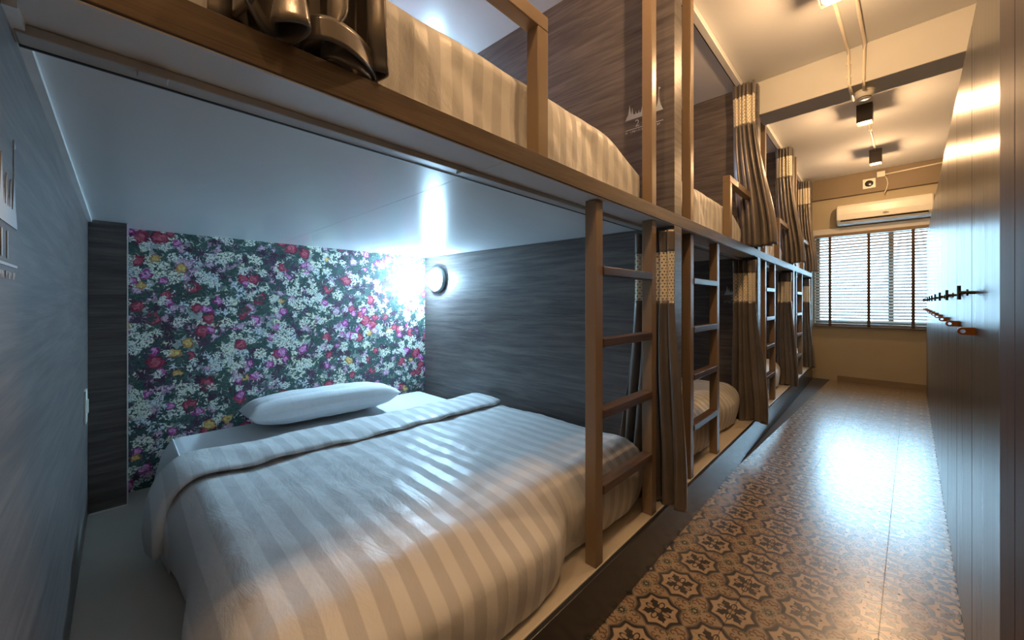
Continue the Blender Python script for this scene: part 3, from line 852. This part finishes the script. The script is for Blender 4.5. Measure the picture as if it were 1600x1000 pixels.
# ------------------------------------------------------------------ ceiling lamps and services
def ceil_lamp(ly, label, energy=SPOT_W):
    t = rthing('ceiling_spotlight', label, 'lamp', -0.345, ly, ZR, 'surface spotlights on the corridor ceiling')
    w = 0.062; hh = 0.185
    hb = MB()
    hb.box(-w, w, -w, -w+0.004, -hh, 0).box(-w, w, w-0.004, w, -hh, 0).box(-w, -w+0.004, -w+0.004, w-0.004, -hh, 0).box(w-0.004, w, -w+0.004, w-0.004, -hh, 0).box(-w, w, -w, w, -0.006, -0.0005)
    ob('housing', hb, 'dark_metal', t)
    ob('lens', MB().lathe([(0.0, -hh+0.022), (0.030, -hh+0.016), (0.050, -hh+0.004), (0.052, -hh+0.030), (0.0, -hh+0.034)], 24), 'spot_glow', t, smooth=True)
    s = spot(RW(-0.345, ly, ZR-hh-0.035), energy)
for ly, lb in ((3.06, 'lit square spotlight on the ceiling before the cross beam'), (5.44, 'lit square spotlight just behind the smoke detector'), (7.145, 'lit square spotlight close to the far wall'),
               (1.25, 'square spotlight above the near end of the corridor'), (-0.55, 'square spotlight above the corridor entrance')):
    ceil_lamp(ly, lb)
sd = rthing('smoke_detector', 'round white smoke detector under the cross beam', 'smoke detector', -0.275, 4.30, 3.06)
ob('base_plate', MB().lathe([(0, 0), (0.066, 0), (0.066, -0.018), (0, -0.018)], 32), 'plastic_white', sd, smooth=False)
ob('sensor_head', MB().lathe([(0.060, -0.018), (0.058, -0.040), (0.044, -0.052), (0.040, -0.064), (0.0, -0.066)], 32), 'plastic_white', sd, smooth=True)
ob('sensor_slot', MB().lathe([(0.0425, -0.056), (0.0435, -0.059), (0.0415, -0.062)], 32), 'slot_black', sd)
def conduit(label, pts, r=0.011, clips=()):
    t = rthing('conduit_pipe', label, 'pipe', pts[0][0], pts[0][1], pts[0][2], 'white conduit pipes')
    o = pts[0]
    ob('pipe', MB().tube([(p[0]-o[0], p[1]-o[1], p[2]-o[2]) for p in pts], r, 10), 'conduit_white', t, smooth=True)
    for c in clips: ob('clip', MB().box(c[0]-o[0]-0.016, c[0]-o[0]+0.016, c[1]-o[1]-0.006, c[1]-o[1]+0.006, c[2]-o[2]-0.013, c[2]-o[2]+0.011), 'conduit_white', t)
zc = ZR-0.012; zb = 3.06-0.012
conduit('white conduit from the spotlight over the cross beam face', [(-0.37, 3.13, zc), (-0.365, 4.05, zc), (-0.36, 4.10, zc-0.015), (-0.358, 4.118, zc-0.05), (-0.355, 4.118, 3.08), (-0.352, 4.13, zb), (-0.35, 4.40, zb)], clips=((-0.357, 4.122, 3.25), (-0.355, 4.122, 3.14)))
conduit('white conduit running into the smoke detector', [(-0.262, -1.3, zc), (-0.262, 4.05, zc), (-0.262, 4.10, zc-0.015), (-0.264, 4.118, zc-0.05), (-0.268, 4.118, 3.08), (-0.27, 4.13, zb), (-0.275, 4.24, zb)])
conduit('white conduit between two far spotlights', [(-0.345, 5.51, zc), (-0.345, 7.07, zc)], clips=((-0.345, 6.2, zc),))
conduit('white conduit along the top of the far wall', [(-0.30, YFAR-0.075, ZR-0.10), (0.78, YFAR-0.075, ZR-0.05)], 0.010)
jb = rthing('junction_box', 'small white junction box above the air conditioner', 'junction box', -0.335, YFAR-0.06, 3.24)
ob('box', MB().box(-0.045, 0.045, -0.035, 0, 0, 0.085), 'plastic_white', jb, bevel=0.003)
ob('lid', MB().box(-0.04, 0.04, -0.039, -0.035, 0.005, 0.08), 'plastic_white', jb, bevel=0.002)
spk = rthing('ceiling_speaker', 'white square fitting with dark round face beside the junction box', 'speaker', -0.47, YFAR-0.06, 3.17)
ob('plate', MB().box(-0.075, 0.075, -0.02, 0, -0.075, 0.075), 'plastic_white', spk, bevel=0.004)
ob('round_face', MB().lathe([(0.0, -0.030), (0.030, -0.029), (0.046, -0.024), (0.05, -0.019)], 28, 'Y'), 'lens_dark', spk, smooth=True)
cb = ob('loose_cable', MB().tube([(0, 0, 0), (0.02, -0.02, -0.05), (0.03, -0.025, -0.13), (0.015, -0.02, -0.21), (-0.012, -0.018, -0.27)], 0.0055, 8), 'conduit_white', smooth=True)
room(cb, -0.29, YFAR-0.06, 3.25); tag(cb, 'loose white cable hanging from the junction box', 'cable')

# air conditioner
ac = rthing('air_conditioner', 'white split air conditioner on the wall above the window blind', 'air conditioner', -0.32, YFAR, 2.55)
prof = [(0, 0.0), (-0.10, 0.0), (-0.165, 0.035), (-0.205, 0.075), (-0.215, 0.16), (-0.205, 0.26), (-0.175, 0.305), (-0.12, 0.325), (0, 0.33)]
wv = []; n = len(prof)
for sx in (-0.53, -0.515, 0.515, 0.53):
    sc = 0.96 if abs(sx) > 0.52 else 1.0
    wv += [(sx, p[0]*sc, 0.165 + (p[1]-0.165)*sc) for p in prof]
wfc = [(i*n+k, i*n+(k+1) % n, (i+1)*n+(k+1) % n, (i+1)*n+k) for i in range(3) for k in range(n)] + [tuple(range(n)), tuple(3*n+k for k in range(n-1, -1, -1))]
ob('housing', MB().add(wv, wfc), 'plastic_white', ac, bevel=0.004)
ob('outlet_slot', MB().hexa([(-0.48, -0.195, 0.052), (0.48, -0.195, 0.052), (0.48, -0.190, 0.049), (-0.48, -0.190, 0.049)], [(-0.48, -0.2075, 0.069), (0.48, -0.2075, 0.069), (0.48, -0.199, 0.069), (-0.48, -0.199, 0.069)]), 'slot_black', ac)
ob('louvre', MB().hexa([(-0.47, -0.178, 0.024), (0.47, -0.178, 0.024), (0.47, -0.12, 0.004), (-0.47, -0.12, 0.004)], [(-0.47, -0.199, 0.047), (0.47, -0.199, 0.047), (0.47, -0.16, 0.035), (-0.47, -0.16, 0.035)]), 'plastic_white', ac)
ob('badge', MB().add([(0.04 + 0.035*math.cos(2*math.pi*k/20), -0.2165 - 0.0005*(j), 0.115 + 0.015*math.sin(2*math.pi*k/20)) for j in (0, 4) for k in range(20)],
   [tuple(range(20)), tuple(range(39, 19, -1))] + [(k, (k+1) % 20, 20+(k+1) % 20, 20+k) for k in range(20)]), 'lens_dark', ac)

# venetian blind, each slat a piece of its own
vb = rthing('venetian_blind', 'wooden venetian blind with dark tapes covering the far window', 'blind', -0.32, YFAR-0.075, 0.93)
BW = 0.83
ob('head_rail', MB().box(-BW, BW, -0.03, 0.03, 1.45, 1.50), 'slat_brown', vb, bevel=0.003)
ob('bottom_rail', MB().box(-BW, BW, -0.025, 0.025, 0.0, 0.022), 'slat_brown', vb, bevel=0.003)
sl = MB().hexa([(-BW, -0.020, -0.0155), (BW, -0.020, -0.0155), (BW, 0.020, 0.0125), (-BW, 0.020, 0.0125)], [(-BW, -0.020, -0.0125), (BW, -0.020, -0.0125), (BW, 0.020, 0.0155), (-BW, 0.020, 0.0155)]).mesh('slat')
NS = 29
for k in range(NS):
    o = ob('slat', sl, 'slat_brown', vb); o.location = (0, 0, 0.068 + k*0.0478)
for tx in (-0.942, -0.472, 0.007, 0.47):
    ob('ladder_tape', MB().box(tx+0.32-0.018, tx+0.32+0.018, -0.0295, -0.0275, -0.02, 1.45), 'tape_brown', vb)

# ------------------------------------------------------------------ lockers
LB = [1.385 + 0.64*k for k in range(11)]
LZ = 2.25
def locker(k):
    y0, y1 = LB[k], LB[k] + 0.64
    if k == 10: y1 = YFAR - 0.125
    w = y1 - y0
    pos = 'at the near end beside the wooden end panel' if k == 0 else ('at the far end by the window blind' if k == 10 else f'{["", "second", "third", "fourth", "fifth", "sixth", "seventh", "eighth", "ninth", "tenth"][k]} from the wooden end panel')
    t = rthing('locker', f'tall brushed metal locker {pos}', 'locker', XL, y0, 0, 'tall lockers along the corridor')
    ob('body', MB().box(0.019, 0.62, 0.0, w, 0.0, LZ), 'dark_metal', t)
    d = ob('door', MB().box(0.0, 0.018, 0.005, w-0.005, 0.012, LZ-0.004), 'locker_steel', t, bevel=0.0012)
    hy = w - 0.10
    hb = MB().tube([(0.0, hy, 1.332), (-0.034, hy, 1.332)], 0.0055, 10)
    hb.tube([(-0.014, hy, 1.332), (-0.019, hy, 1.332)], 0.011, 12)
    hb.tube([(-0.034, hy, 1.309), (-0.034, hy, 1.355)], 0.0048, 10)
    ob('pull_handle', hb, 'bolt_metal', d, smooth=False, bevel=0.001)
    # hasp: a short bracket with a round eye standing out from the door
    N = 20; vs = []; fs = []
    zc_ = 1.206; ro, ri = 0.0125, 0.006
    for j, yy in enumerate((hy-0.006, hy+0.006)):
        for k2 in range(N):
            a = 2*math.pi*k2/N
            cx, cz = -0.026 + ro*math.cos(a), zc_ + ro*math.sin(a)
            if math.cos(a) > 0: cx = -0.0; cz = zc_ + ro*(1 if math.sin(a) > 0.0 else -1) if abs(math.sin(a)) > 0.5 else zc_ + ro*math.sin(a)*2*0.98
            vs.append((cx, yy, cz))
        for k2 in range(N):
            a = 2*math.pi*k2/N; vs.append((-0.026 + ri*math.cos(a), yy, zc_ + ri*math.sin(a)))
    for j in (0, 2*N):
        for k2 in range(N): fs.append((j+k2, j+(k2+1) % N, j+N+(k2+1) % N, j+N+k2))
    for k2 in range(N):
        fs.append((k2, (k2+1) % N, 2*N+(k2+1) % N, 2*N+k2)); fs.append((N+k2, N+(k2+1) % N, 3*N+(k2+1) % N, 3*N+k2))
    ob('hasp', MB().add(vs, fs), 'hasp_bronze', d)
for k in range(11): locker(k)
ep = rthing('end_panel', 'dark brown wooden end panel standing before the first locker', 'panel', XL, 1.385, 0)
ob('board', MB().box(-0.004, 0.62, -0.182, -0.001, 0, 2.9), 'jamb_wood', ep, bevel=0.002)
ob('board', MB().box(-0.004, 0.62, -0.42, -0.186, 0, 2.9), 'jamb_wood', ep, bevel=0.002)
